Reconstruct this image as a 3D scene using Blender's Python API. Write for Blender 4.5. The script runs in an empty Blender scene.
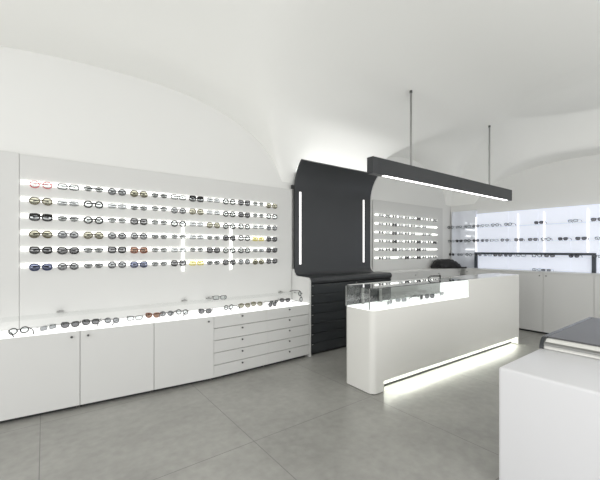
import bpy, bmesh, math, random
from mathutils import Vector, Matrix
random.seed(7)
C = bpy.context.scene.collection
PI = math.pi

# ------------------------------------------------------------------ camera
cd = bpy.data.cameras.new('camera'); cam = bpy.data.objects.new('camera', cd); C.objects.link(cam)
cam.location = (0, 0, 1.5); cam.rotation_euler = (PI/2, 0, -math.atan2(0.6, 0.8))
cd.sensor_width = 36; cd.sensor_fit = 'HORIZONTAL'; cd.lens = 36*341/600; cd.shift_y = 9.5/600
cd.clip_start = 0.05
bpy.context.scene.camera = cam

# ------------------------------------------------------------------ world, window light, exposure
w = bpy.data.worlds.new('daylight'); bpy.context.scene.world = w; w.use_nodes = True
w.node_tree.nodes['Background'].inputs[0].default_value = (0.97, 0.985, 1, 1)
w.node_tree.nodes['Background'].inputs[1].default_value = 1.15
vs = bpy.context.scene.view_settings
vs.view_transform = 'Standard'; vs.look = 'None'; vs.gamma = 1; vs.exposure = 0.08; vs.use_curve_mapping = False

def area(name, loc, target, sx, sy, power, col=(1, 1, 1)):
    l = bpy.data.lights.new(name, 'AREA'); l.shape = 'RECTANGLE'; l.size = sx; l.size_y = sy
    l.energy = power; l.color = col
    o = bpy.data.objects.new(name, l); C.objects.link(o); o.location = loc
    d = Vector(target)-Vector(loc); o.rotation_euler = d.to_track_quat('-Z', 'Y').to_euler()
    return o
area('shop_window_light', (-3.3, 0.6, 1.7), (3, 2.6, 1.5), 4.5, 2.6, 85, (1, 0.99, 0.97))
area('street_door_light', (2.5, -2.6, 1.7), (3.2, 3.0, 1.6), 5.0, 2.6, 100, (1, 0.99, 0.97))
area('tower_uplight', (3.82, 4.14, 2.64), (3.82, 4.0, 3.6), 1.5, 0.05, 11)

# ------------------------------------------------------------------ materials
def mat(name, col, rough=0.5, metal=0.0, spec=0.5, noise=None, bump=None, coat=0):
    m = bpy.data.materials.new(name); m.use_nodes = True
    nt = m.node_tree; b = nt.nodes['Principled BSDF']
    b.inputs['Base Color'].default_value = (*col, 1); b.inputs['Roughness'].default_value = rough
    b.inputs['Metallic'].default_value = metal; b.inputs['Specular IOR Level'].default_value = spec
    b.inputs['Coat Weight'].default_value = coat; b.inputs['Coat Roughness'].default_value = 0.05
    if noise:
        sc, amt = noise
        tc = nt.nodes.new('ShaderNodeTexCoord'); n = nt.nodes.new('ShaderNodeTexNoise')
        n.inputs['Scale'].default_value = sc; n.inputs['Detail'].default_value = 5
        mx = nt.nodes.new('ShaderNodeMix'); mx.data_type = 'RGBA'
        mx.inputs[6].default_value = (*[c*(1-amt) for c in col], 1)
        mx.inputs[7].default_value = (*[min(1, c*(1+amt)) for c in col], 1)
        nt.links.new(tc.outputs['Object'], n.inputs['Vector']); nt.links.new(n.outputs['Fac'], mx.inputs[0])
        nt.links.new(mx.outputs[2], b.inputs['Base Color'])
        if bump:
            bp = nt.nodes.new('ShaderNodeBump'); bp.inputs['Strength'].default_value = bump
            bp.inputs['Distance'].default_value = 0.01
            nt.links.new(n.outputs['Fac'], bp.inputs['Height']); nt.links.new(bp.outputs[0], b.inputs['Normal'])
    return m

def emis(name, col, strength, base=None):
    m = mat(name, base or col, 0.4)
    b = m.node_tree.nodes['Principled BSDF']
    b.inputs['Emission Color'].default_value = (*col, 1); b.inputs['Emission Strength'].default_value = strength
    return m

def glass(name, tint=(0.96, 0.98, 0.97), refl=1.0):
    m = bpy.data.materials.new(name); m.use_nodes = True; nt = m.node_tree
    nt.nodes.clear()
    out = nt.nodes.new('ShaderNodeOutputMaterial'); mix = nt.nodes.new('ShaderNodeMixShader')
    tr = nt.nodes.new('ShaderNodeBsdfTransparent'); tr.inputs[0].default_value = (*tint, 1)
    gl = nt.nodes.new('ShaderNodeBsdfGlossy'); gl.inputs['Roughness'].default_value = 0.02
    lw = nt.nodes.new('ShaderNodeLayerWeight'); lw.inputs[0].default_value = 0.5
    pw = nt.nodes.new('ShaderNodeMath'); pw.operation = 'POWER'; pw.inputs[1].default_value = 5
    mul = nt.nodes.new('ShaderNodeMath'); mul.operation = 'MULTIPLY_ADD'; mul.inputs[1].default_value = 0.9*refl; mul.inputs[2].default_value = 0.04*refl
    nt.links.new(lw.outputs['Facing'], pw.inputs[0]); nt.links.new(pw.outputs[0], mul.inputs[0]); nt.links.new(mul.outputs[0], mix.inputs[0])
    nt.links.new(tr.outputs[0], mix.inputs[1]); nt.links.new(gl.outputs[0], mix.inputs[2])
    nt.links.new(mix.outputs[0], out.inputs[0])
    return m

M = {}
M['wallplaster'] = mat('shaded_plaster', (0.70, 0.70, 0.68), 0.9, spec=0.1, noise=(0.8, 0.012), bump=0.02)  # same plaster as the ceiling, shade put into a darker base colour
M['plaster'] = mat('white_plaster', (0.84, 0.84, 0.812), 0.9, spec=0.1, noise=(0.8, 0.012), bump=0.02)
M['panel'] = mat('white_wall_board', (0.575, 0.575, 0.56), 0.45, spec=0.3, noise=(0.5, 0.008))
M['cab'] = mat('white_lacquer', (0.585, 0.585, 0.57), 0.3, spec=0.4, noise=(0.6, 0.006))
M['gloss'] = mat('glossy_white_lacquer', (0.70, 0.695, 0.66), 0.16, spec=0.5, noise=(0.6, 0.006))
M['desk'] = mat('white_desk_lacquer', (0.70, 0.70, 0.715), 0.35, spec=0.4)
M['deck'] = emis('lit_display_deck', (1, 1, 0.99), 0.8, (0.85, 0.85, 0.85))
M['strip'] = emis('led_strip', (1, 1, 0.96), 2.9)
M['ledbar'] = emis('led_bar', (1, 0.97, 0.97), 0.75)
M['toe'] = emis('toe_led', (0.97, 1, 0.9), 19.0)
M['lampled'] = emis('lamp_led', (1, 1, 0.98), 4.0)
M['back'] = emis('backlit_panel', (0.84, 0.88, 1.0), 0.42, (0.62, 0.65, 0.72))
M['mirror'] = mat('bluish_gloss_panel', (0.86, 0.89, 0.97), 0.08, metal=0.35)
M['black'] = mat('charcoal_laminate', (0.036, 0.038, 0.041), 0.38, spec=0.4, noise=(3, 0.06))
M['blackg'] = mat('charcoal_gloss', (0.03, 0.033, 0.036), 0.18, spec=0.5)
M['dark'] = mat('dark_plinth', (0.02, 0.02, 0.02), 0.6)
M['gap'] = mat('gap_dark', (0.05, 0.05, 0.05), 0.8)
M['frame'] = mat('anthracite_frame', (0.045, 0.055, 0.07), 0.4)
M['metal'] = mat('dark_metal', (0.10, 0.10, 0.10), 0.35, metal=0.6)
M['steel'] = mat('brushed_steel', (0.32, 0.32, 0.31), 0.35, metal=0.9)
M['bag'] = mat('black_nylon', (0.008, 0.008, 0.009), 0.7, noise=(20, 0.3), bump=0.4)
M['paper'] = mat('white_paper', (0.8, 0.8, 0.8), 0.8)
M['glass'] = glass('clear_glass', (0.988, 0.992, 0.99), 0.3)
M['caseglass'] = glass('case_glass', (0.97, 0.985, 0.98), 1.5)
M['slate'] = mat('slate_worktop', (0.09, 0.09, 0.095), 0.35, spec=0.5, noise=(4, 0.05))

def floor_mat():
    m = mat('grey_stone_tiles', (0.3, 0.3, 0.28), 0.3, spec=0.5); nt = m.node_tree; b = nt.nodes['Principled BSDF']
    tc = nt.nodes.new('ShaderNodeTexCoord'); sep = nt.nodes.new('ShaderNodeSeparateXYZ')
    nt.links.new(tc.outputs['Object'], sep.inputs[0])
    n1 = nt.nodes.new('ShaderNodeTexNoise'); n1.inputs['Scale'].default_value = 1.6; n1.inputs['Detail'].default_value = 8
    n1.inputs['Roughness'].default_value = 0.65
    n2 = nt.nodes.new('ShaderNodeTexNoise'); n2.inputs['Scale'].default_value = 14; n2.inputs['Detail'].default_value = 6
    for n in (n1, n2): nt.links.new(tc.outputs['Object'], n.inputs['Vector'])
    r = nt.nodes.new('ShaderNodeValToRGB')
    r.color_ramp.elements[0].position = 0.32; r.color_ramp.elements[0].color = (0.245, 0.242, 0.224, 1)
    r.color_ramp.elements[1].position = 0.7; r.color_ramp.elements[1].color = (0.385, 0.38, 0.355, 1)
    add = nt.nodes.new('ShaderNodeMath'); add.operation = 'MULTIPLY_ADD'; add.inputs[1].default_value = 0.35
    nt.links.new(n2.outputs['Fac'], add.inputs[0]); 
    sc = nt.nodes.new('ShaderNodeMath'); sc.operation = 'MULTIPLY'; sc.inputs[1].default_value = 0.65
    nt.links.new(n1.outputs['Fac'], sc.inputs[0]); nt.links.new(sc.outputs[0], add.inputs[2])
    nt.links.new(add.outputs[0], r.inputs[0])
    def joint(out, off, size):
        a = nt.nodes.new('ShaderNodeMath'); a.operation = 'ADD'; a.inputs[1].default_value = -off + size*20
        mo = nt.nodes.new('ShaderNodeMath'); mo.operation = 'MODULO'; mo.inputs[1].default_value = size
        lt = nt.nodes.new('ShaderNodeMath'); lt.operation = 'LESS_THAN'; lt.inputs[1].default_value = 0.006
        nt.links.new(sep.outputs[out], a.inputs[0]); nt.links.new(a.outputs[0], mo.inputs[0]); nt.links.new(mo.outputs[0], lt.inputs[0])
        return lt
    j1 = joint(0, -0.03, 1.34); j2 = joint(1, 2.346, 1.34)
    mx = nt.nodes.new('ShaderNodeMath'); mx.operation = 'MAXIMUM'
    nt.links.new(j1.outputs[0], mx.inputs[0]); nt.links.new(j2.outputs[0], mx.inputs[1])
    m2 = nt.nodes.new('ShaderNodeMix'); m2.data_type = 'RGBA'; m2.inputs[7].default_value = (0.18, 0.178, 0.168, 1)
    nt.links.new(mx.outputs[0], m2.inputs[0]); nt.links.new(r.outputs[0], m2.inputs[6]); nt.links.new(m2.outputs[2], b.inputs['Base Color'])
    rr = nt.nodes.new('ShaderNodeMapRange'); rr.inputs[3].default_value = 0.24; rr.inputs[4].default_value = 0.42
    nt.links.new(n1.outputs['Fac'], rr.inputs[0]); nt.links.new(rr.outputs[0], b.inputs['Roughness'])
    return m
M['floor'] = floor_mat()

# ------------------------------------------------------------------ helpers
def obj(name, bm, m, parent=None, smooth=False, loc=None):
    me = bpy.data.meshes.new(name); bmesh.ops.recalc_face_normals(bm, faces=bm.faces[:])
    if smooth:
        for f in bm.faces: f.smooth = True
    bm.to_mesh(me); bm.free()
    for x in (m if isinstance(m, (list, tuple)) else [m]): me.materials.append(x)
    if smooth: me.set_sharp_from_angle(angle=math.radians(40))
    o = bpy.data.objects.new(name, me); C.objects.link(o)
    if parent: o.parent = parent
    if loc: o.location = loc
    return o

def tag(o, label=None, cat=None, group=None, kind=None):
    if label: o['label'] = label
    if cat: o['category'] = cat
    if group: o['group'] = group
    if kind: o['kind'] = kind
    return o

def thing(name, label, cat, loc=(0, 0, 0), rz=0, group=None):
    o = bpy.data.objects.new(name, None); C.objects.link(o); o.empty_display_size = 0.1
    o.location = loc; o.rotation_euler = (0, 0, rz)
    return tag(o, label, cat, group)

def box(bm, x0, x1, y0, y1, z0, z1, bev=0, seg=2):
    r = bmesh.ops.create_cube(bm, size=1)
    vs_ = r['verts']
    bmesh.ops.scale(bm, vec=(x1-x0, y1-y0, z1-z0), verts=vs_)
    bmesh.ops.translate(bm, vec=((x0+x1)/2, (y0+y1)/2, (z0+z1)/2), verts=vs_)
    if bev:
        es = list({e for v in vs_ for e in v.link_edges})
        bmesh.ops.bevel(bm, geom=es, offset=bev, segments=seg, affect='EDGES', profile=0.5)
    return bm

def B(*a, **k):
    return box(bmesh.new(), *a, **k)

def tube(bm, pts, r, n=6, closed=False, cap=True):
    rings = []; N = len(pts); pts = [Vector(p) for p in pts]; up0 = None
    for i, p in enumerate(pts):
        a = pts[(i-1) % N] if (closed or i > 0) else p
        b = pts[(i+1) % N] if (closed or i < N-1) else p
        t = (b-a).normalized()
        ref = up0 if up0 is not None else (Vector((0, 1, 0)) if abs(t.y) < 0.9 else Vector((0, 0, 1)))
        s = t.cross(ref)
        if s.length < 1e-4: s = t.cross(Vector((1, 0, 0)))
        s.normalize(); u = s.cross(t).normalized(); up0 = u
        rr = r[i] if isinstance(r, (list, tuple)) else r
        rings.append([bm.verts.new(p+(s*math.cos(2*PI*k/n)+u*math.sin(2*PI*k/n))*rr) for k in range(n)])
    for i in range(N if closed else N-1):
        A, Bq = rings[i], rings[(i+1) % N]
        for k in range(n):
            bm.faces.new((A[k], A[(k+1) % n], Bq[(k+1) % n], Bq[k]))
    if not closed and cap:
        bm.faces.new(rings[0][::-1]); bm.faces.new(rings[-1])
    return bm

def prism(bm, prof, axis, a0, a1):
    """extrude closed 2-D profile along axis ('x': profile is (y,z); 'z': profile is (x,y); 'y': (x,z))"""
    def P(p, a): return {'x': (a, p[0], p[1]), 'y': (p[0], a, p[1]), 'z': (p[0], p[1], a)}[axis]
    A = [bm.verts.new(P(p, a0)) for p in prof]; Bq = [bm.verts.new(P(p, a1)) for p in prof]
    n = len(prof)
    for i in range(n): bm.faces.new((A[i], A[(i+1) % n], Bq[(i+1) % n], Bq[i]))
    bm.faces.new(A[::-1]); bm.faces.new(Bq)
    return bm

def arc(cx, cy, r, a0, a1, n=8):
    return [(cx+r*math.cos(math.radians(a0+(a1-a0)*i/n)), cy+r*math.sin(math.radians(a0+(a1-a0)*i/n))) for i in range(n+1)]

def cyl(bm, c, axis, r, h, n=16):
    c = Vector(c); d = {'x': Vector((1, 0, 0)), 'y': Vector((0, 1, 0)), 'z': Vector((0, 0, 1))}[axis]
    return tube(bm, [c, c+d*h], r, n)

# ------------------------------------------------------------------ room shell
VW, UW = 4.20, 7.50
WX = 7.503      # wall planes: left wall y = VW, right wall x = UW
tag(obj('floor', B(-3.4, UW+0.1, -2.8, VW+0.1, -0.1, 0), M['floor']), kind='structure')
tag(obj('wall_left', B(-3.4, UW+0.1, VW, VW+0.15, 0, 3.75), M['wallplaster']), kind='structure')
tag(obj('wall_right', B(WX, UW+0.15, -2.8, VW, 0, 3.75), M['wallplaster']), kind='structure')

def sup(t, p=2.2):
    t = min(1, abs(t)); return (1-t**p)**(1/p)
def ceil_z(u, v):
    zm = 3.62 if v < 1.6 else 2.30+1.32*sup((v-1.6)/2.62)
    ze = 9 if u < 5.0 else 2.28+1.36*sup((u-5.0)/2.52)
    main = min(zm, ze)
    d = VW-v
    h1 = 2.07 if u > 0.75 else 2.9
    l1 = min(2.28+1.17*sup((u-0.75)/h1)+0.12*d, 3.66) if abs(u-0.75) < h1 else 0
    l2 = 2.28+1.05*sup((u-5.85)/1.45)+0.14*d if abs(u-5.85) < 1.45 else 0
    l2 = min(l2, 3.6)
    d2 = UW-u
    l3 = 2.25+0.86*sup((v-1.85)/1.85)+0.16*d2 if abs(v-1.85) < 1.85 else 0
    l3 = min(l3, 3.45)-max(0, 5.4-u)*0.9
    k = 22.0; vals = [main, l1, l2, l3]; mx_ = max(vals)
    k = 42; z = mx_+math.log(sum(math.exp(k*(q-mx_)) for q in vals))/k
    return z
bm = bmesh.new(); su, sv = 0.045, 0.045
nu = int((UW+3.4)/su); nv = int((VW+2.8)/sv); grid = []
for i in range(nu+1):
    u = -3.4+(UW+3.4)*i/nu
    grid.append([bm.verts.new((u, -2.8+(VW+2.8)*j/nv, ceil_z(u, -2.8+(VW+2.8)*j/nv))) for j in range(nv+1)])
for i in range(nu):
    for j in range(nv): bm.faces.new((grid[i][j], grid[i][j+1], grid[i+1][j+1], grid[i+1][j]))
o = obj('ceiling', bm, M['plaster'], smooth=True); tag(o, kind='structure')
o.data.set_sharp_from_angle(angle=math.radians(60))

# ------------------------------------------------------------------ left wall rack
PV = 4.15                 # face of the wall boards
ROW = [2.136-0.158*i for i in range(6)]
tag(obj('wall_panel', B(-1.7, -0.1895, PV, VW, 0.0, 2.41, bev=0.002), M['panel']),
    'plain white wall board left of the long eyewear rack', 'wall panel')
rack = thing('eyewear_rack', 'long white wall board with six glowing strips left of charcoal tower', 'display rack', (-0.187, VW, 0))
obj('board', B(0, 3.145, PV-VW, -0.001, 0.752, 2.40, bev=0.002), M['panel'], rack)
for z in ROW:
    obj('light_strip', B(0.01, 2.87, PV-VW-0.012, PV-VW, z-0.016, z+0.018), M['strip'], rack)
for u in (1.343, 1.97):  # bright vertical lines, glow put into the material of thin strips
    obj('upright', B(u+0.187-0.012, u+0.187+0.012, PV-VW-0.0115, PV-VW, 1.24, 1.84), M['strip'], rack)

# cabinets: doors on a slightly angled front, then drawers
P0, P1, P2 = Vector((-0.378, 3.86)), Vector((1.549, 3.70)), Vector((2.96, 3.735))
def along(a, b, t): return a+(b-a)*t
def knob(parent, x, y, z, d=(0, -1), m=None, r=0.011, name='knob'):
    bm = bmesh.new(); p = Vector((x, y, z)); dv = Vector((d[0], d[1], 0))
    tube(bm, [p-dv*0.004, p+dv*0.010, p+dv*0.012, p+dv*0.02], [r*0.5, r*0.5, r, r*0.95], 10)
    return obj(name, bm, m or M['steel'], parent, smooth=True)

def base_cabinet(a, b, height, fronts, label, depth=0.27, body=None, face=None, group=None, knobs=(), drawers=0, plinth=0.035, nm='cabinet', gap=0.004, knobm=None, pulls=True):
    """cabinet whose face runs from a to b (2-D points), front on the local -y side"""
    d = b-a; L = d.length; rz = math.atan2(d.y, d.x)
    t = thing(nm, label, 'cabinet' if not drawers else 'drawer cabinet', (a.x, a.y, 0), rz, group)
    body = body or M['cab']; face = face or M['cab']
    obj('carcass', B(0.001, L-0.034 if depth < 0.3 else L-0.001, 0.022, depth, plinth, height), M['gap'] if face is M['cab'] or face is M['gloss'] else M['dark'], t)
    obj('plinth', B(0.001, L-0.034 if depth < 0.3 else L-0.001, 0.05, depth, 0, plinth), M['dark'], t)
    if drawers:
        hs = (height-plinth)/drawers
        for i in range(drawers):
            z0 = plinth+hs*i
            dr = obj('drawer', B(gap/2, L-gap/2, 0, 0.02, z0+0.003, z0+hs-0.003, bev=0.0015), face, t)
            if pulls: knob(dr, L/2, 0, z0+hs-0.035, m=knobm)
            else: obj('edge_pull', B(0.02, 0.05, -0.006, 0, z0+hs-0.02, z0+hs-0.012), M['steel'], dr)
    else:
        dr = obj('door', B(gap/2, L-gap/2, 0, 0.02, plinth+0.002, height-0.001, bev=0.002), face, t)
        for kx in knobs: knob(dr, L*kx, 0, height-0.05, m=knobm)
    return t
TOPZ = 0.75; CH = TOPZ-0.013
base_cabinet(along(P0, P1, 0), along(P0, P1, 0.336), CH, 1, 'white low cabinet at the far left end with knob beside right seam', knobs=(0.90,), nm='low_cabinet', group=None, knobm=M['metal'])
base_cabinet(along(P0, P1, 0.336), along(P0, P1, 0.671), CH, 1, 'middle white low cabinet, knob in its top left corner', knobs=(0.1,), nm='low_cabinet', knobm=M['metal'])
base_cabinet(along(P0, P1, 0.671), P1, CH, 1, 'white low cabinet directly left of the white drawers, knob top right', knobs=(0.9,), nm='low_cabinet', knobm=M['metal'])
base_cabinet(P1, along(P1, P2, 0.508), CH, 1, 'white five-drawer cabinet beside the white door cabinet', drawers=5, nm='drawer_cabinet', knobm=M['metal'], gap=0.002)
base_cabinet(along(P1, P2, 0.508), P2, CH, 1, 'white five-drawer cabinet beside the charcoal drawers', drawers=5, nm='drawer_cabinet', knobm=M['metal'], gap=0.002)

# worktop with its lit deck
bm = bmesh.new()
e = 0.004
prism(bm, [(P0.x, P0.y-e), (P1.x-0.12, P1.y-e+0.012), (P1.x, P1.y-e+0.004), (P1.x+0.12, P1.y-e+0.006), (P2.x, P2.y-e), (P2.x, PV-0.001), (P0.x, PV-0.001)], 'z', CH, TOPZ)
top_edges = [ed for ed in bm.edges if all(v.co.y < 3.9 for v in ed.verts) and all(abs(v.co.z-TOPZ) < 1e-5 for v in ed.verts)]
bmesh.ops.bevel(bm, geom=top_edges, offset=0.009, segments=3, affect='EDGES', profile=0.5)
wt = obj('lit_worktop', bm, M['deck'], smooth=True)
tag(wt, 'long glowing white display worktop over the low cabinets and drawers', 'worktop')

# side board closing the low run against the charcoal unit (same swept profile)
def sweep(off=0.0, y0=3.735):
    """profile (y,z) of the charcoal tower's concave sweep, from wall side top to front edge"""
    pts = []
    pts += arc(4.125-0.11, 1.115+0.11, 0.11, 0, -90, 8)          # concave foot of the upright
    return pts
bm = bmesh.new()
prof = [(PV, 0.0), (PV, 1.21)]+[(4.13-0.10+0.10*math.cos(math.radians(a)), 1.21-0.10*math.sin(math.radians(a))) for a in (0, 30, 60, 90)] + \
       [(3.80, 1.105)]+arc(3.795, 1.04, 0.065, 90, 180, 6)+[(3.73, 0.0)]
prism(bm, prof, 'x', 2.962, 2.99)
sp = obj('side_board', bm, M['cab'], smooth=True)
tag(sp, 'white round-cornered end board between white drawers and charcoal unit', 'end board')

# raised glass shelf over the worktop with clamps
gs = thing('glass_cover_shelf', 'long clear glass shelf raised over the glowing worktop on small clamps', 'glass shelf', (-0.37, PV, 0.87))
obj('glass_pane', B(0, 3.325, -0.26, -0.002, 0, 0.006), M['glass'], gs)
for u in (0.125, 1.357, 1.659, 2.746):
    bm = B(u+0.37-0.03, u+0.37+0.03, -0.035, 0.0, 0.008, 0.018, bev=0.002)
    cyl(bm, (u+0.37, -0.02, 0.018), 'z', 0.009, 0.012)
    obj('clamp', bm, M['steel'], gs)
for y in (-0.08, -0.24):
    obj('edge_pin', B(3.318, 3.331, y-0.02, y+0.02, -0.008, 0.0), M['metal'], gs)

# ------------------------------------------------------------------ charcoal tower
tw = thing('curved_display_tower', 'tall charcoal back panel curling forward at top with two lit bars', 'display panel', (2.993, PV, 0))
TX = 1.67; yb = 0.0
front = [(y-PV, z) for y, z in
         arc(4.12-0.55, 2.36, 0.55, 0, 0, 1)[:1]] 
c_top = [(-0.03-0.62+0.62*math.cos(math.radians(a)), 2.36+0.62*math.sin(math.radians(a))) for a in range(0, 47, 5)]
c_bot = [(-0.03-0.10+0.10*math.cos(math.radians(a)), 1.205-0.10*math.sin(math.radians(a))) for a in range(0, 91, 15)]
th = 0.028
back_top = [(-0.03-0.62+(0.62+th)*math.cos(math.radians(a)), 2.36+(0.62+th)*math.sin(math.radians(a))) for a in range(0, 47, 5)]
prof = c_bot[::-1]+c_top+back_top[::-1]+[(-0.002, 1.077), (-0.13, 1.077)]
obj('panel', prism(bmesh.new(), prof, 'x', 0, TX), M['black'], tw, smooth=True)
obj('edge_board', prism(bmesh.new(), prof, 'x', TX, TX+0.03), M['cab'], tw, smooth=True)
obj('bracket', B(-0.05, 0.0, -0.03, -0.0, 2.405, 2.46), M['dark'], tw)
for u in (0.10, 1.49):
    bm = B(u-0.018, u+0.018, -0.036, -0.030, 1.275, 2.37)
    obj('light_bar', bm, M['ledbar'], tw)
# bullnose worktop
wtop = tag(obj('charcoal_worktop', prism(bmesh.new(), [(PV-0.131, 1.105), (3.80, 1.105)]+arc(3.775, 1.055, 0.05, 90, 270, 8)+[(3.80, 1.005), (PV-0.131, 1.005)], 'x', 2.992, 4.76), M['black'], smooth=True),
           'charcoal bullnose worktop at the foot of the curved tower', 'worktop')
for i, lab in enumerate(('charcoal drawer cabinet under the tower, beside the white drawers', 'charcoal drawer cabinet under the tower, half behind the glass case')):
    a = Vector((2.992+i*0.884, 3.745)); b = Vector((2.992+(i+1)*0.884, 3.745))
    base_cabinet(a, b, 1.003, 1, lab, depth=0.38, face=M['blackg'], drawers=7, nm='drawer_cabinet', gap=0.003, pulls=False)

# ------------------------------------------------------------------ rack and cabinets beyond the tower
rack2 = thing('eyewear_rack', 'smaller white wall board with six glowing strips right of charcoal tower', 'display rack', (4.765, VW, 0))
obj('board', B(0, 2.30, PV-VW, 0, 1.10, 2.41, bev=0.002), M['panel'], rack2)
for z in ROW:
    obj('light_strip', B(0.05, 2.06, PV-VW-0.012, PV-VW, z-0.011, z+0.011), M['strip'], rack2)
for i in range(3):
    a = Vector((4.765+i*0.765, 3.745)); b = Vector((4.765+(i+1)*0.765, 3.745))
    base_cabinet(a, b, 1.08, 1, 'white cabinet behind the glass case, ' + ('next to the charcoal drawers', 'middle of the three', 'nearest the room corner')[i],
                 depth=0.40, face=M['cab'], knobs=(0.9,), nm='tall_base_cabinet')
tag(obj('back_worktop', B(4.765, 7.06, 3.735, PV-0.001, 1.08, 1.105, bev=0.004), M['cab']), 'white worktop in the far corner under the smaller rack', 'worktop')

# ------------------------------------------------------------------ right wall
vp = [3.60, 2.96, 2.45, 1.95, 1.44, 0.93, 0.42]
names = ['first', 'second', 'third', 'fourth', 'fifth', 'sixth']
for i in range(6):
    tag(obj('backlit_panel', B(7.45, 7.5, vp[i+1]+0.0015, vp[i]-0.0015, 1.105, 2.265), M['back']),
        'bluish backlit wall panel behind the right shelves, %s from the corner bay' % names[i], 'wall panel', 'backlit panels on right wall')
tag(obj('corner_panel', B(7.44, 7.5, 3.603, PV-0.001, 1.105, 2.35), M['mirror']), 'reflective pale blue panel in the far room corner', 'wall panel')
for i, z in enumerate((1.36, 1.657, 1.963)):
    tag(obj('glass_shelf', B(7.17, 7.403 if i == 0 else 7.435, 0.45, 4.13, z-0.006, z, bev=0.001), M['glass']),
        '%s glass shelf on the backlit right wall' % ('bottom', 'middle', 'top')[i], 'glass shelf', 'glass shelves on right wall')
for i, v in enumerate((3.603, 2.79, 2.355, 1.715)):
    tag(obj('shelf_post', B(7.437, 7.449, v-0.010, v+0.010, 1.45, 2.2), M['ledbar']),
        'glowing white shelf upright on right wall, %s from the corner' % names[i], 'shelf upright', 'glowing uprights on right wall')
fr = thing('display_surround', 'dark open surround standing on the right wall cabinets below the shelves', 'display surround', (7.425, 1.60, 1.105))
obj('top_bar', B(-0.02, 0.02, 0, 2.02, 0.295, 0.335, bev=0.002), M['frame'], fr)
obj('post', B(-0.02, 0.02, 0, 0.055, 0, 0.295), M['frame'], fr)
obj('post', B(-0.02, 0.02, 1.965, 2.02, 0, 0.295), M['frame'], fr)
for i, (b0, lab) in enumerate(((3.65, 'tall white cabinet on right wall, hidden mostly by the counter'), (2.95, 'tall white cabinet just right of the counter end'),
                               (2.25, 'wide white cabinet door on right wall under the dark frame'), (1.55, 'white cabinet on right wall cut off by the photo edge'))):
    base_cabinet(Vector((7.07, b0)), Vector((7.07, b0-0.70)), 1.085, 1, lab, depth=0.42, knobs=((0.07,), (0.93,), (0.07,), (0.93,))[i], nm='tall_base_cabinet', knobm=M['metal'])
tag(obj('side_worktop', B(7.064, 7.449, 0.85, 3.73, 1.085, 1.105, bev=0.003), M['cab']), 'white worktop along the right wall cabinets', 'worktop')

# ------------------------------------------------------------------ central counter
CR = math.radians(-1.7)
ct = thing('display_counter', 'long glossy white counter with glass case and glowing toe recess', 'counter', (2.69, 2.345, 0), CR)
L, D = 3.40, 0.43; HL, HH = 0.87, 1.10; XS = 1.85
def rrect(x0, x1, y0, y1, r, n=6):
    return arc(x1-r, y1-r, r, 0, 90, n)+arc(x0+r, y1-r, r, 90, 180, n)+arc(x0+r, y0+r, r, 180, 270, n)+arc(x1-r, y0+r, r, 270, 360, n)
def half(x0, x1, y0, y1, r, left=True, n=6):
    if left: return [(x1, y0), (x1, y1)]+arc(x0+r, y1-r, r, 90, 180, n)+arc(x0+r, y0+r, r, 180, 270, n)
    return [(x0, y1), (x0, y0)]+arc(x1-r, y0+r, r, 270, 360, n)+arc(x1-r, y1-r, r, 0, 90, n)
R = 0.065
b1 = obj('low_body', prism(bmesh.new(), half(0, XS, 0, D, R), 'z', 0.115, HL-0.004), M['gloss'], ct, smooth=True)
b2 = obj('high_body', prism(bmesh.new(), half(XS, L, 0, D, R, False), 'z', 0.115, HH-0.012), M['gloss'], ct, smooth=True)
obj('end_foot', prism(bmesh.new(), half(0, 0.17, 0, D, R), 'z', 0.008, 0.115), M['gloss'], ct, smooth=True)
obj('end_foot', prism(bmesh.new(), half(L-0.10, L, 0, D, R, False), 'z', 0.008, 0.115), M['gloss'], ct, smooth=True)
bm = B(0.02, 0.16, 0.02, D-0.02, 0, 0.008); box(bm, L-0.09, L-0.02, 0.02, D-0.02, 0, 0.008); obj('foot_pad', bm, M['dark'], ct)
bm = B(0.17, L-0.10, 0.10, D-0.02, 0.024, 0.115); obj('toe_board', bm, M['gloss'], ct)
obj('toe_gap', B(0.17, L-0.10, 0.095, D-0.03, 0, 0.024), M['dark'], ct)
obj('toe_light', B(0.18, L-0.11, 0.03, 0.06, 0.108, 0.1148), M['toe'], ct)
obj('lit_deck', prism(bmesh.new(), half(0.003, XS, 0.003, D-0.003, R-0.003), 'z', HL-0.004, HL), M['deck'], ct)
obj('worktop', prism(bmesh.new(), half(XS, L, 0, D, R, False), 'z', HH-0.012, HH), M['gloss'], ct, smooth=True)
obj('lit_side', B(XS-0.004, XS, 0.01, D-0.01, HL+0.001, HH-0.014), M['deck'], ct)
g = 0.008
obj('glass_end', B(0.006, 0.006+g, 0.05, D-0.03, HL+0.0005, HH-0.008), M['caseglass'], ct)
obj('glass_front', B(0.05, XS-0.005, 0.006, 0.006+g, HL+0.0005, HH-0.008), M['caseglass'], ct)
obj('glass_top', B(0.004, XS-0.001, 0.004, D-0.002, HH-0.0075, HH), M['caseglass'], ct)
obj('glass_back', B(0.02, XS-0.005, D-0.03, D-0.024, HL+0.0005, HH-0.008), M['caseglass'], ct)
bm = B(0.05, XS-0.001, D-0.045, D-0.002, HH, HH+0.004); obj('back_rail', bm, M['cab'], ct)
bm = B(0.002, 0.012, D-0.03, D-0.02, HL, HH-0.008); box(bm, 0.004, 0.012, 0.05, 0.058, HL+0.0005, HH-0.008); obj('corner_post', bm, M['steel'], ct)
for x in (0.25, 0.55):
    obj('mirror_post', B(x-0.012, x+0.012, D-0.06, D-0.036, HL+0.0005, HH-0.008), M['steel'], ct)

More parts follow.
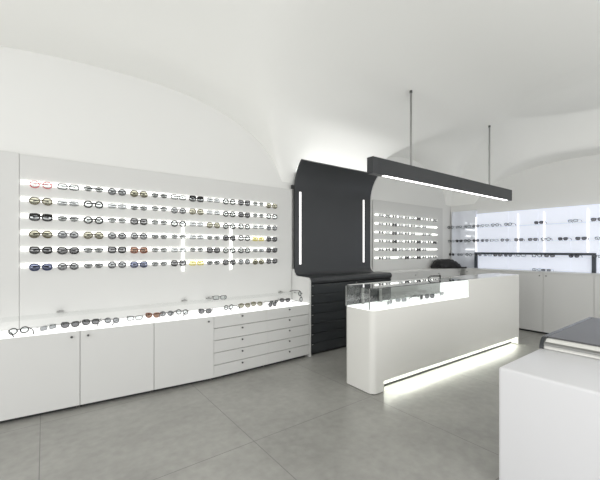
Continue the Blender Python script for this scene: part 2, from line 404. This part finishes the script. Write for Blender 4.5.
# ------------------------------------------------------------------ hanging lamp
lp = thing('pendant_lamp', 'long charcoal linear lamp hanging over the counter on two rods', 'lamp', (2.985, 2.60, 2.372))
LL = 3.70
obj('housing', B(0.12, LL, 0, 0.09, 0.0, 0.190, bev=0.002), M['black'], lp)
obj('end_cap', B(0, 0.118, 0, 0.09, 0.0, 0.190, bev=0.002), M['black'], lp)
obj('light_strip', B(0.22, LL-0.15, 0.012, 0.055, -0.004, 0.0), M['lampled'], lp)
for u in (3.763, 5.92):
    hz = ceil_z(u, 2.645)-2.372
    rd = obj('rod', cyl(bmesh.new(), (u-2.985, 0.045, 0.19), 'z', 0.013, hz-0.19, 12), M['steel'], lp, smooth=True)
    obj('ceiling_mount', cyl(bmesh.new(), (u-2.985, 0.045, hz-0.03), 'z', 0.017, 0.03, 16), M['metal'], rd)

# ------------------------------------------------------------------ foreground desk
dk = thing('reception_desk', 'white foreground desk with raised slate-topped bullnose section', 'desk', (2.322, 0.985, 0))
bm = B(0, 0.80, -2.2, 0, 0, 0.75)
ed = [e for e in bm.edges if not all(abs(v.co.z) < 1e-6 for v in e.verts)]
bmesh.ops.bevel(bm, geom=ed, offset=0.018, segments=4, affect='EDGES', profile=0.5)
obj('low_body', bm, M['desk'], dk, smooth=True)
hp = [(0.70, 0.752), (0.70, 0.765)]+[(0.775-0.065*math.cos(math.radians(a)), 0.765+0.055*math.sin(math.radians(a))) for a in (20, 40, 60, 80, 90)]+[(2.0, 0.82), (2.0, 0.752)]
obj('raised_body', prism(bmesh.new(), hp, 'y', -2.15, -0.03), M['gloss'], dk, smooth=True)
hp2 = [(x-0.012 if x < 1 else x, z) for x, z in hp]
def ring(hp, w=0.03):
    out = hp; inn = [(x+w if x < 1 else x, z-w*0.6 if z > 0.78 else z) for x, z in hp]
    return out, inn
obj('edge_band', prism(bmesh.new(), [(0.688, 0.752), (0.688, 0.768)]+[(0.775-0.08*math.cos(math.radians(a)), 0.768+0.064*math.sin(math.radians(a))) for a in (15, 30, 45, 60, 75, 90)]+[(2.0, 0.832), (2.0, 0.752)], 'y', -0.03, -0.002), M['blackg'], dk, smooth=True)
obj('reflected_band', prism(bmesh.new(), [(0.694, 0.778), (0.694, 0.792), (0.712, 0.802), (0.712, 0.778)], 'y', -2.15, -0.03), M['steel'], dk)  # steel strip added to draw the dark reflected band on the glossy edge
obj('slate_top', B(0.775, 2.0, -2.15, -0.03, 0.8205, 0.832, bev=0.003), M['slate'], dk)
obj('raised_base', B(0.80, 2.0, -2.15, -0.03, 0.0, 0.7515), M['desk'], dk)

# ------------------------------------------------------------------ eyewear
FM = {
 'R': mat('red_frame', (0.45, 0.05, 0.06), 0.3), 'B': mat('black_frame', (0.012, 0.012, 0.012), 0.25),
 'T': mat('olive_tan_frame', (0.085, 0.07, 0.035), 0.3), 'U': mat('navy_frame', (0.02, 0.03, 0.08), 0.3),
 'G': mat('smoky_grey_frame', (0.09, 0.09, 0.095), 0.3), 'Y': mat('yellow_frame', (0.55, 0.45, 0.08), 0.3),
 'O': mat('tortoise_frame', (0.16, 0.045, 0.02), 0.3), 'F': mat('pale_grey_frame', (0.33, 0.34, 0.33), 0.3),
}
def lensmat(name, tint): return glass(name, tint, 0.6)
LM = {'clear': lensmat('clear_lens', (0.88, 0.9, 0.9)), 'dark': lensmat('dark_lens', (0.43, 0.43, 0.44)),
      'blue': lensmat('blue_lens', (0.42, 0.44, 0.52)), 'olive': lensmat('olive_lens', (0.55, 0.545, 0.49)), 'grey': lensmat('grey_lens', (0.55, 0.56, 0.57)),
      'brown': lensmat('brown_lens', (0.48, 0.38, 0.32)), 'yellow': lensmat('yellow_lens', (0.86, 0.85, 0.68)), 'smoke': lensmat('smoke_lens', (0.45, 0.46, 0.46))}
# code: frame, lens, shape, rim radius, words, sunglasses?
K = {
 'R': ('R', 'clear', 'round', .0026, 'round red'), 'B': ('B', 'clear', 'rect', .0028, 'rectangular black'),
 'K': ('B', 'clear', 'round', .0042, 'bold round black'), 'H': ('B', 'smoke', 'half', .0026, 'dark-lensed half-rim'),
 'T': ('T', 'olive', 'aviator', .003, 'olive tan aviator'), 'D': ('B', 'dark', 'wayfarer', .0038, 'black-framed dark-lensed'),
 'U': ('U', 'blue', 'wayfarer', .0034, 'navy blue'), 'G': ('G', 'grey', 'round', .0036, 'smoky grey round'),
 'Y': ('Y', 'yellow', 'rect', .003, 'yellow'), 'O': ('O', 'brown', 'wayfarer', .0036, 'tortoise brown'),
 'F': ('F', 'grey', 'rect', .0024, 'faint pale grey'), 'S': ('B', 'grey', 'brow', .0036, 'thick-browed black'),
}
SC = 1.12
def lens_outline(shape, side, n=20):
    w, h = {'round': (.026, .023), 'rect': (.028, .018), 'half': (.027, .018), 'aviator': (.029, .024), 'wayfarer': (.028, .022), 'brow': (.029, .021)}[shape]
    p = {'round': 2.0, 'rect': 4.0, 'half': 2.6, 'aviator': 2.4, 'wayfarer': 2.8, 'brow': 3.2}[shape]
    out = []
    for i in range(n):
        a = 2*PI*i/n; c, s = math.cos(a), math.sin(a)
        x = w*math.copysign(abs(c)**(2/p), c); z = h*math.copysign(abs(s)**(2/p), s)
        if shape in ('wayfarer', 'aviator', 'brow', 'half') and s < 0: x *= 1-0.22*abs(s); 
        if shape == 'wayfarer' and s > 0.2 and c > 0: z += 0.004*c
        if shape == 'aviator' and s < 0: x += 0.003*abs(s)
        out.append((side*(x+0.036)*SC, (z+0.024)*SC))
    return out
def parts_of(code, folded):
    f, l, shape, r, wd = K[code]; r *= SC*(1.35 if folded else 1.05)
    fm = bmesh.new(); lens = []
    for s in (-1, 1):
        ol = lens_outline(shape, s)
        if shape == 'half': ps = [(x, 0.001*0, z) for (x, z), i in zip(ol, range(20)) if i <= 10]; tube(fm, ps, r, 5)
        else:
            rr = [r*(2.0 if (shape == 'brow' and z > 0.036*SC) else 1) for x, z in ol]
            tube(fm, [(x, 0, z) for x, z in ol], rr, 5, closed=True)
        lb = bmesh.new(); fr_ = [lb.verts.new((x, -0.0008, z)) for x, z in ol]; bk = [lb.verts.new((x, 0.0008, z)) for x, z in ol]
        lb.faces.new(fr_); lb.faces.new(bk[::-1])
        for i in range(20): lb.faces.new((fr_[i], fr_[(i+1) % 20], bk[(i+1) % 20], bk[i]))
        lens.append(lb)
    zb = .030*SC
    tube(fm, [(-.012*SC, 0, zb), (-.005*SC, -.002, zb+.004), (.005*SC, -.002, zb+.004), (.012*SC, 0, zb)], r*0.95, 5)
    tem = []
    for s in (-1, 1):
        tb = bmesh.new(); x = s*.066*SC; z = .034*SC
        if folded:
            o_ = 0.004 if s < 0 else 0.0075
            tube(tb, [(x-s*.003, 0, z), (x, 0.003, z), (x-s*.004, o_+.002, z-.001), (0, o_+.002, z-.003), (-s*.045*SC, o_+.002, z-.010)], [r, r, r*.9, r*.8, r*.8], 5)
        else:
            tube(tb, [(x-s*.003, 0, z), (x, 0.003, z), (x+s*.002, 0.05, z), (x, 0.105, z-.004), (x-s*.004, 0.14, r)], [r, r, r*.8, r*.9, r], 5)
        tem.append(tb)
    return FM[f], LM[l], fm, lens, tem
protos = {}
def merge(bms_idx):
    out = bmesh.new()
    for b, mi in bms_idx:
        me = bpy.data.meshes.new('tmp'); b.to_mesh(me); b.free()
        n0 = len(out.faces); out.from_mesh(me); out.faces.ensure_lookup_table()
        for f_ in out.faces[n0:]: f_.material_index = mi
        bpy.data.meshes.remove(me)
    return out
def spectacles(code, loc, rz, label, group, folded=False, full=True, tilt=0, roll=0, scale=1.0):
    key = (code, folded, full); nm = 'sunglasses' if code in 'DOHUT' else 'eyeglasses'
    if key not in protos:
        fmat, lmat, fm, lens, tem = parts_of(code, folded)
        if full:
            root = bpy.data.objects.new(nm, None); C.objects.link(root); root.empty_display_size = .02
            obj('frame', fm, fmat, root, smooth=True)
            for b in lens: obj('lens', b, lmat, root)
            for b in tem: obj('temple', b, fmat, root, smooth=True)
        else:
            root = obj(nm, merge([(fm, 0)]+[(b, 0) for b in tem]+[(b, 1) for b in lens]), [fmat, lmat])
        protos[key] = root; o = root
    else:
        src = protos[key]; o = src.copy(); C.objects.link(o)
        for ch in src.children:
            c = ch.copy(); C.objects.link(c); c.parent = o
    o.location = loc; o.rotation_euler = (tilt, roll, rz); o.scale = (scale,)*3
    o['category'] = 'eyeglasses'; o['label'] = label; o['group'] = group
    return o

ORD = ['first', 'second', 'third', 'fourth', 'fifth', 'sixth', 'seventh', 'eighth', 'ninth', 'tenth', 'eleventh', 'twelfth', 'thirteenth', 'fourteenth']
RN = ['top', 'second', 'third', 'fourth', 'fifth', 'bottom']
rows = ['RBHGTHBSFKDHT', 'TFKFHHGTFKDHK', 'SHKHDHKFTKKFG', 'TGTGGHHFHDKYD', 'DDHDOHFHDKKFD', 'UGHGUHDYHDGTD']
for r_, codes in enumerate(rows):
    for c_, code in enumerate(codes):
        spectacles(code, (-0.025+0.218*c_, PV-0.012-0.0145, ROW[r_]-0.045+random.uniform(-.004, .004)), random.uniform(-.03, .03),
                   '%s glasses, %s from left in %s row of the long left rack' % (K[code][4], ORD[c_], RN[r_]),
                   'eyewear on the %s strip of the left rack' % RN[r_], folded=True, scale=1.2)
rows2 = ['FKHFHBDHHK', 'FHDFFHBF', 'HBDFHF FB', 'HFDBHHDFHD', 'FHDFBHDF', 'HF BDBDHFH']
for r_, codes in enumerate(rows2):
    n = 0
    for c_, code in enumerate(codes):
        if code == ' ': continue
        spectacles(code, (4.96+0.195*c_, PV-0.012-0.0145, ROW[r_]-0.036), 0,
                   '%s glasses, %s from left in %s row of the rack behind the counter' % (K[code][4], ORD[n], RN[r_]),
                   'eyewear on the %s strip of the far rack' % RN[r_], folded=True, full=False); n += 1

# right wall shelves
sh = [(1.963, 'top', [(4.05, 'K'), (3.86, 'B'), (3.68, 'B'), (3.50, 'G'), (3.32, 'B'), (3.12, 'K'), (2.88, 'K'), (2.364, 'D'), (1.862, 'B'), (1.545, 'D')]),
      (1.657, 'middle', [(4.04, 'B'), (3.86, 'D'), (3.68, 'K'), (3.50, 'D'), (3.32, 'G'), (3.14, 'B'), (2.94, 'G'), (2.693, 'D'), (2.46, 'D'), (2.255, 'K'), (2.003, 'D'), (1.753, 'D'), (1.5, 'B')]),
      (1.36, 'bottom', [(4.03, 'D'), (3.84, 'B'), (3.65, 'K'), (3.45, 'G'), (3.26, 'B'), (3.07, 'D'), (2.88, 'G'), (2.659, 'B'), (2.396, 'K'), (2.2, 'D'), (1.848, 'D'), (1.54, 'B')])]
for z, nm_, items in sh:
    for i, (v, code) in enumerate(items):
        spectacles(code, (7.22, v, z+0.0025), -PI/2+random.uniform(-.3, .3),
                   '%s glasses, %s from the corner on the %s glass shelf' % (K[code][4], ORD[i], nm_), 'eyewear on the %s glass shelf' % nm_, full=False, scale=1.0)
for i, v in enumerate((2.36, 2.22)):
    spectacles('BF'[i], (7.12, v, 1.1075), -PI/2, 'small %s glasses on right wall cabinet, %s seam' % (('black', 'pale')[i], ('left of', 'right of')[i]), 'eyewear on the right cabinet top', full=False)

# glowing worktop
wk = [(-0.18, 3.93, 'K', -.35, 'far left end of the glowing worktop, spread wide'), (0.03, 3.93, 'F', .5, 'second along the glowing worktop, barely visible'),
      (0.20, 3.95, 'D', .2, 'above the first cabinet seam, left one'), (0.37, 3.97, 'D', -.2, 'above the first cabinet seam, right one'),
      (0.55, 3.93, 'G', -.5, 'above the middle cabinet, left end'), (0.76, 3.92, 'B', .3, 'above the middle cabinet, in the pair at its right'),
      (0.95, 3.97, 'O', -.4, 'above the middle cabinet, touching the seam side'), (1.10, 3.98, 'G', .3, 'above the last door cabinet, left of two'),
      (1.27, 3.97, 'K', -.6, 'above the last door cabinet, right of two'), (1.50, 3.86, 'D', .6, 'by the bend in the worktop'),
      (1.84, 3.95, 'K', -.3, 'above first drawer cabinet, behind its left knob'), (2.06, 3.95, 'T', .5, 'greenish pair above the first drawer cabinet'),
      (2.25, 3.97, 'T', -.4, 'greenish pair nearest the drawer seam'), (2.39, 3.80, 'D', .2, 'small pair above the second drawers, front'),
      (2.52, 3.97, 'H', -.1, 'small pair above the second drawers, behind'), (2.73, 4.01, 'D', -.3, 'flat pair at the right end of the worktop')]
for u, v, code, rz, wd in wk:
    spectacles(code, (u, v-0.015, TOPZ+0.004), rz*(1.2 if int(u*100) % 2 else -0.8)+(PI if code in 'KG' else 0), '%s glasses, %s' % (K[code][4], wd), 'eyewear laid out on the glowing worktop', scale=1.0)
spectacles('K', (2.83, 3.79, TOPZ+0.085), 0.3, 'bold black glasses standing on edge at right end of the glowing worktop', 'eyewear laid out on the glowing worktop', roll=1.25, scale=1.1)
spectacles('B', (1.72, 3.93, 0.882), -.3, 'black glasses lying on the raised glass shelf above the drawers', 'eyewear on the raised glass shelf', scale=1.1)

# counter case
def in_case(x, y, z): 
    p = Matrix.Rotation(CR, 4, 'Z') @ Vector((x, y, z)); return (p.x+2.69, p.y+2.345, z)
for x, y, code, rz, wd in ((0.45, .16, 'F', .3, 'left end of the case'), (0.70, .2, 'F', -.4, 'middle left in the case'), (1.10, .2, 'D', .4, 'left of the dark pair in the case'),
                           (1.27, .2, 'D', -.3, 'right of the dark pair in the case'), (1.62, .25, 'F', .2, 'near the high end in the case')):
    spectacles(code, in_case(x, y, HL+0.004), rz, '%s glasses inside the counter case, %s' % (K[code][4], wd), 'eyewear inside the glass case', scale=1.0)
spectacles('D', in_case(1.5, 0.2, HH+0.005), 0.6, 'black sunglasses lying on top of the glass case', 'eyewear on the glass case', scale=1.1)

# ------------------------------------------------------------------ black bag on the corner worktop
bag = thing('shoulder_bag', 'slumped black bag with strap lying on the far corner worktop', 'bag', (6.78, 3.90, 1.108), -0.62)
bm = bmesh.new(); bmesh.ops.create_icosphere(bm, subdivisions=4, radius=1)
rs = random.Random(3); ph = [rs.uniform(0, 6) for _ in range(6)]
for v in bm.verts:
    x, y, z = v.co
    h = 0.13+0.03*math.sin(2.2*x+ph[0])-0.05*x
    wob = 1+0.05*math.sin(7*x+ph[1]+3*z)+0.04*math.sin(9*y+ph[2]+5*x)
    X = math.copysign(abs(x)**0.75, x)*0.31*wob; Y = math.copysign(abs(y)**0.8, y)*0.13*wob
    Z = max(0, (z+0.35)/1.35)*h*wob*1.15
    n_ = 0.012*math.sin(23*x+ph[3]+11*y)*math.sin(19*z+ph[4])+0.010*math.sin(31*y+17*x)
    v.co = (X+n_, Y+n_, max(0, Z+(n_ if Z > 0.03 else 0)))
obj('body', bm, M['bag'], bag, smooth=True)
bm = bmesh.new(); tube(bm, [(-.24, -.03, .05), (-.30, -.08, .03), (-.36, -.10, .012), (-.33, -.15, .012), (-.24, -.15, .012), (-.2, -.10, .05)], .012, 6); obj('strap', bm, M['bag'], bag, smooth=True)
bm = bmesh.new(); tube(bm, [(.22, -.04, .04), (.30, -.07, .014), (.36, -.06, .012), (.40, -.04, .014)], [.02, .016, .016, .02], 6); obj('strap', bm, M['bag'], bag, smooth=True)
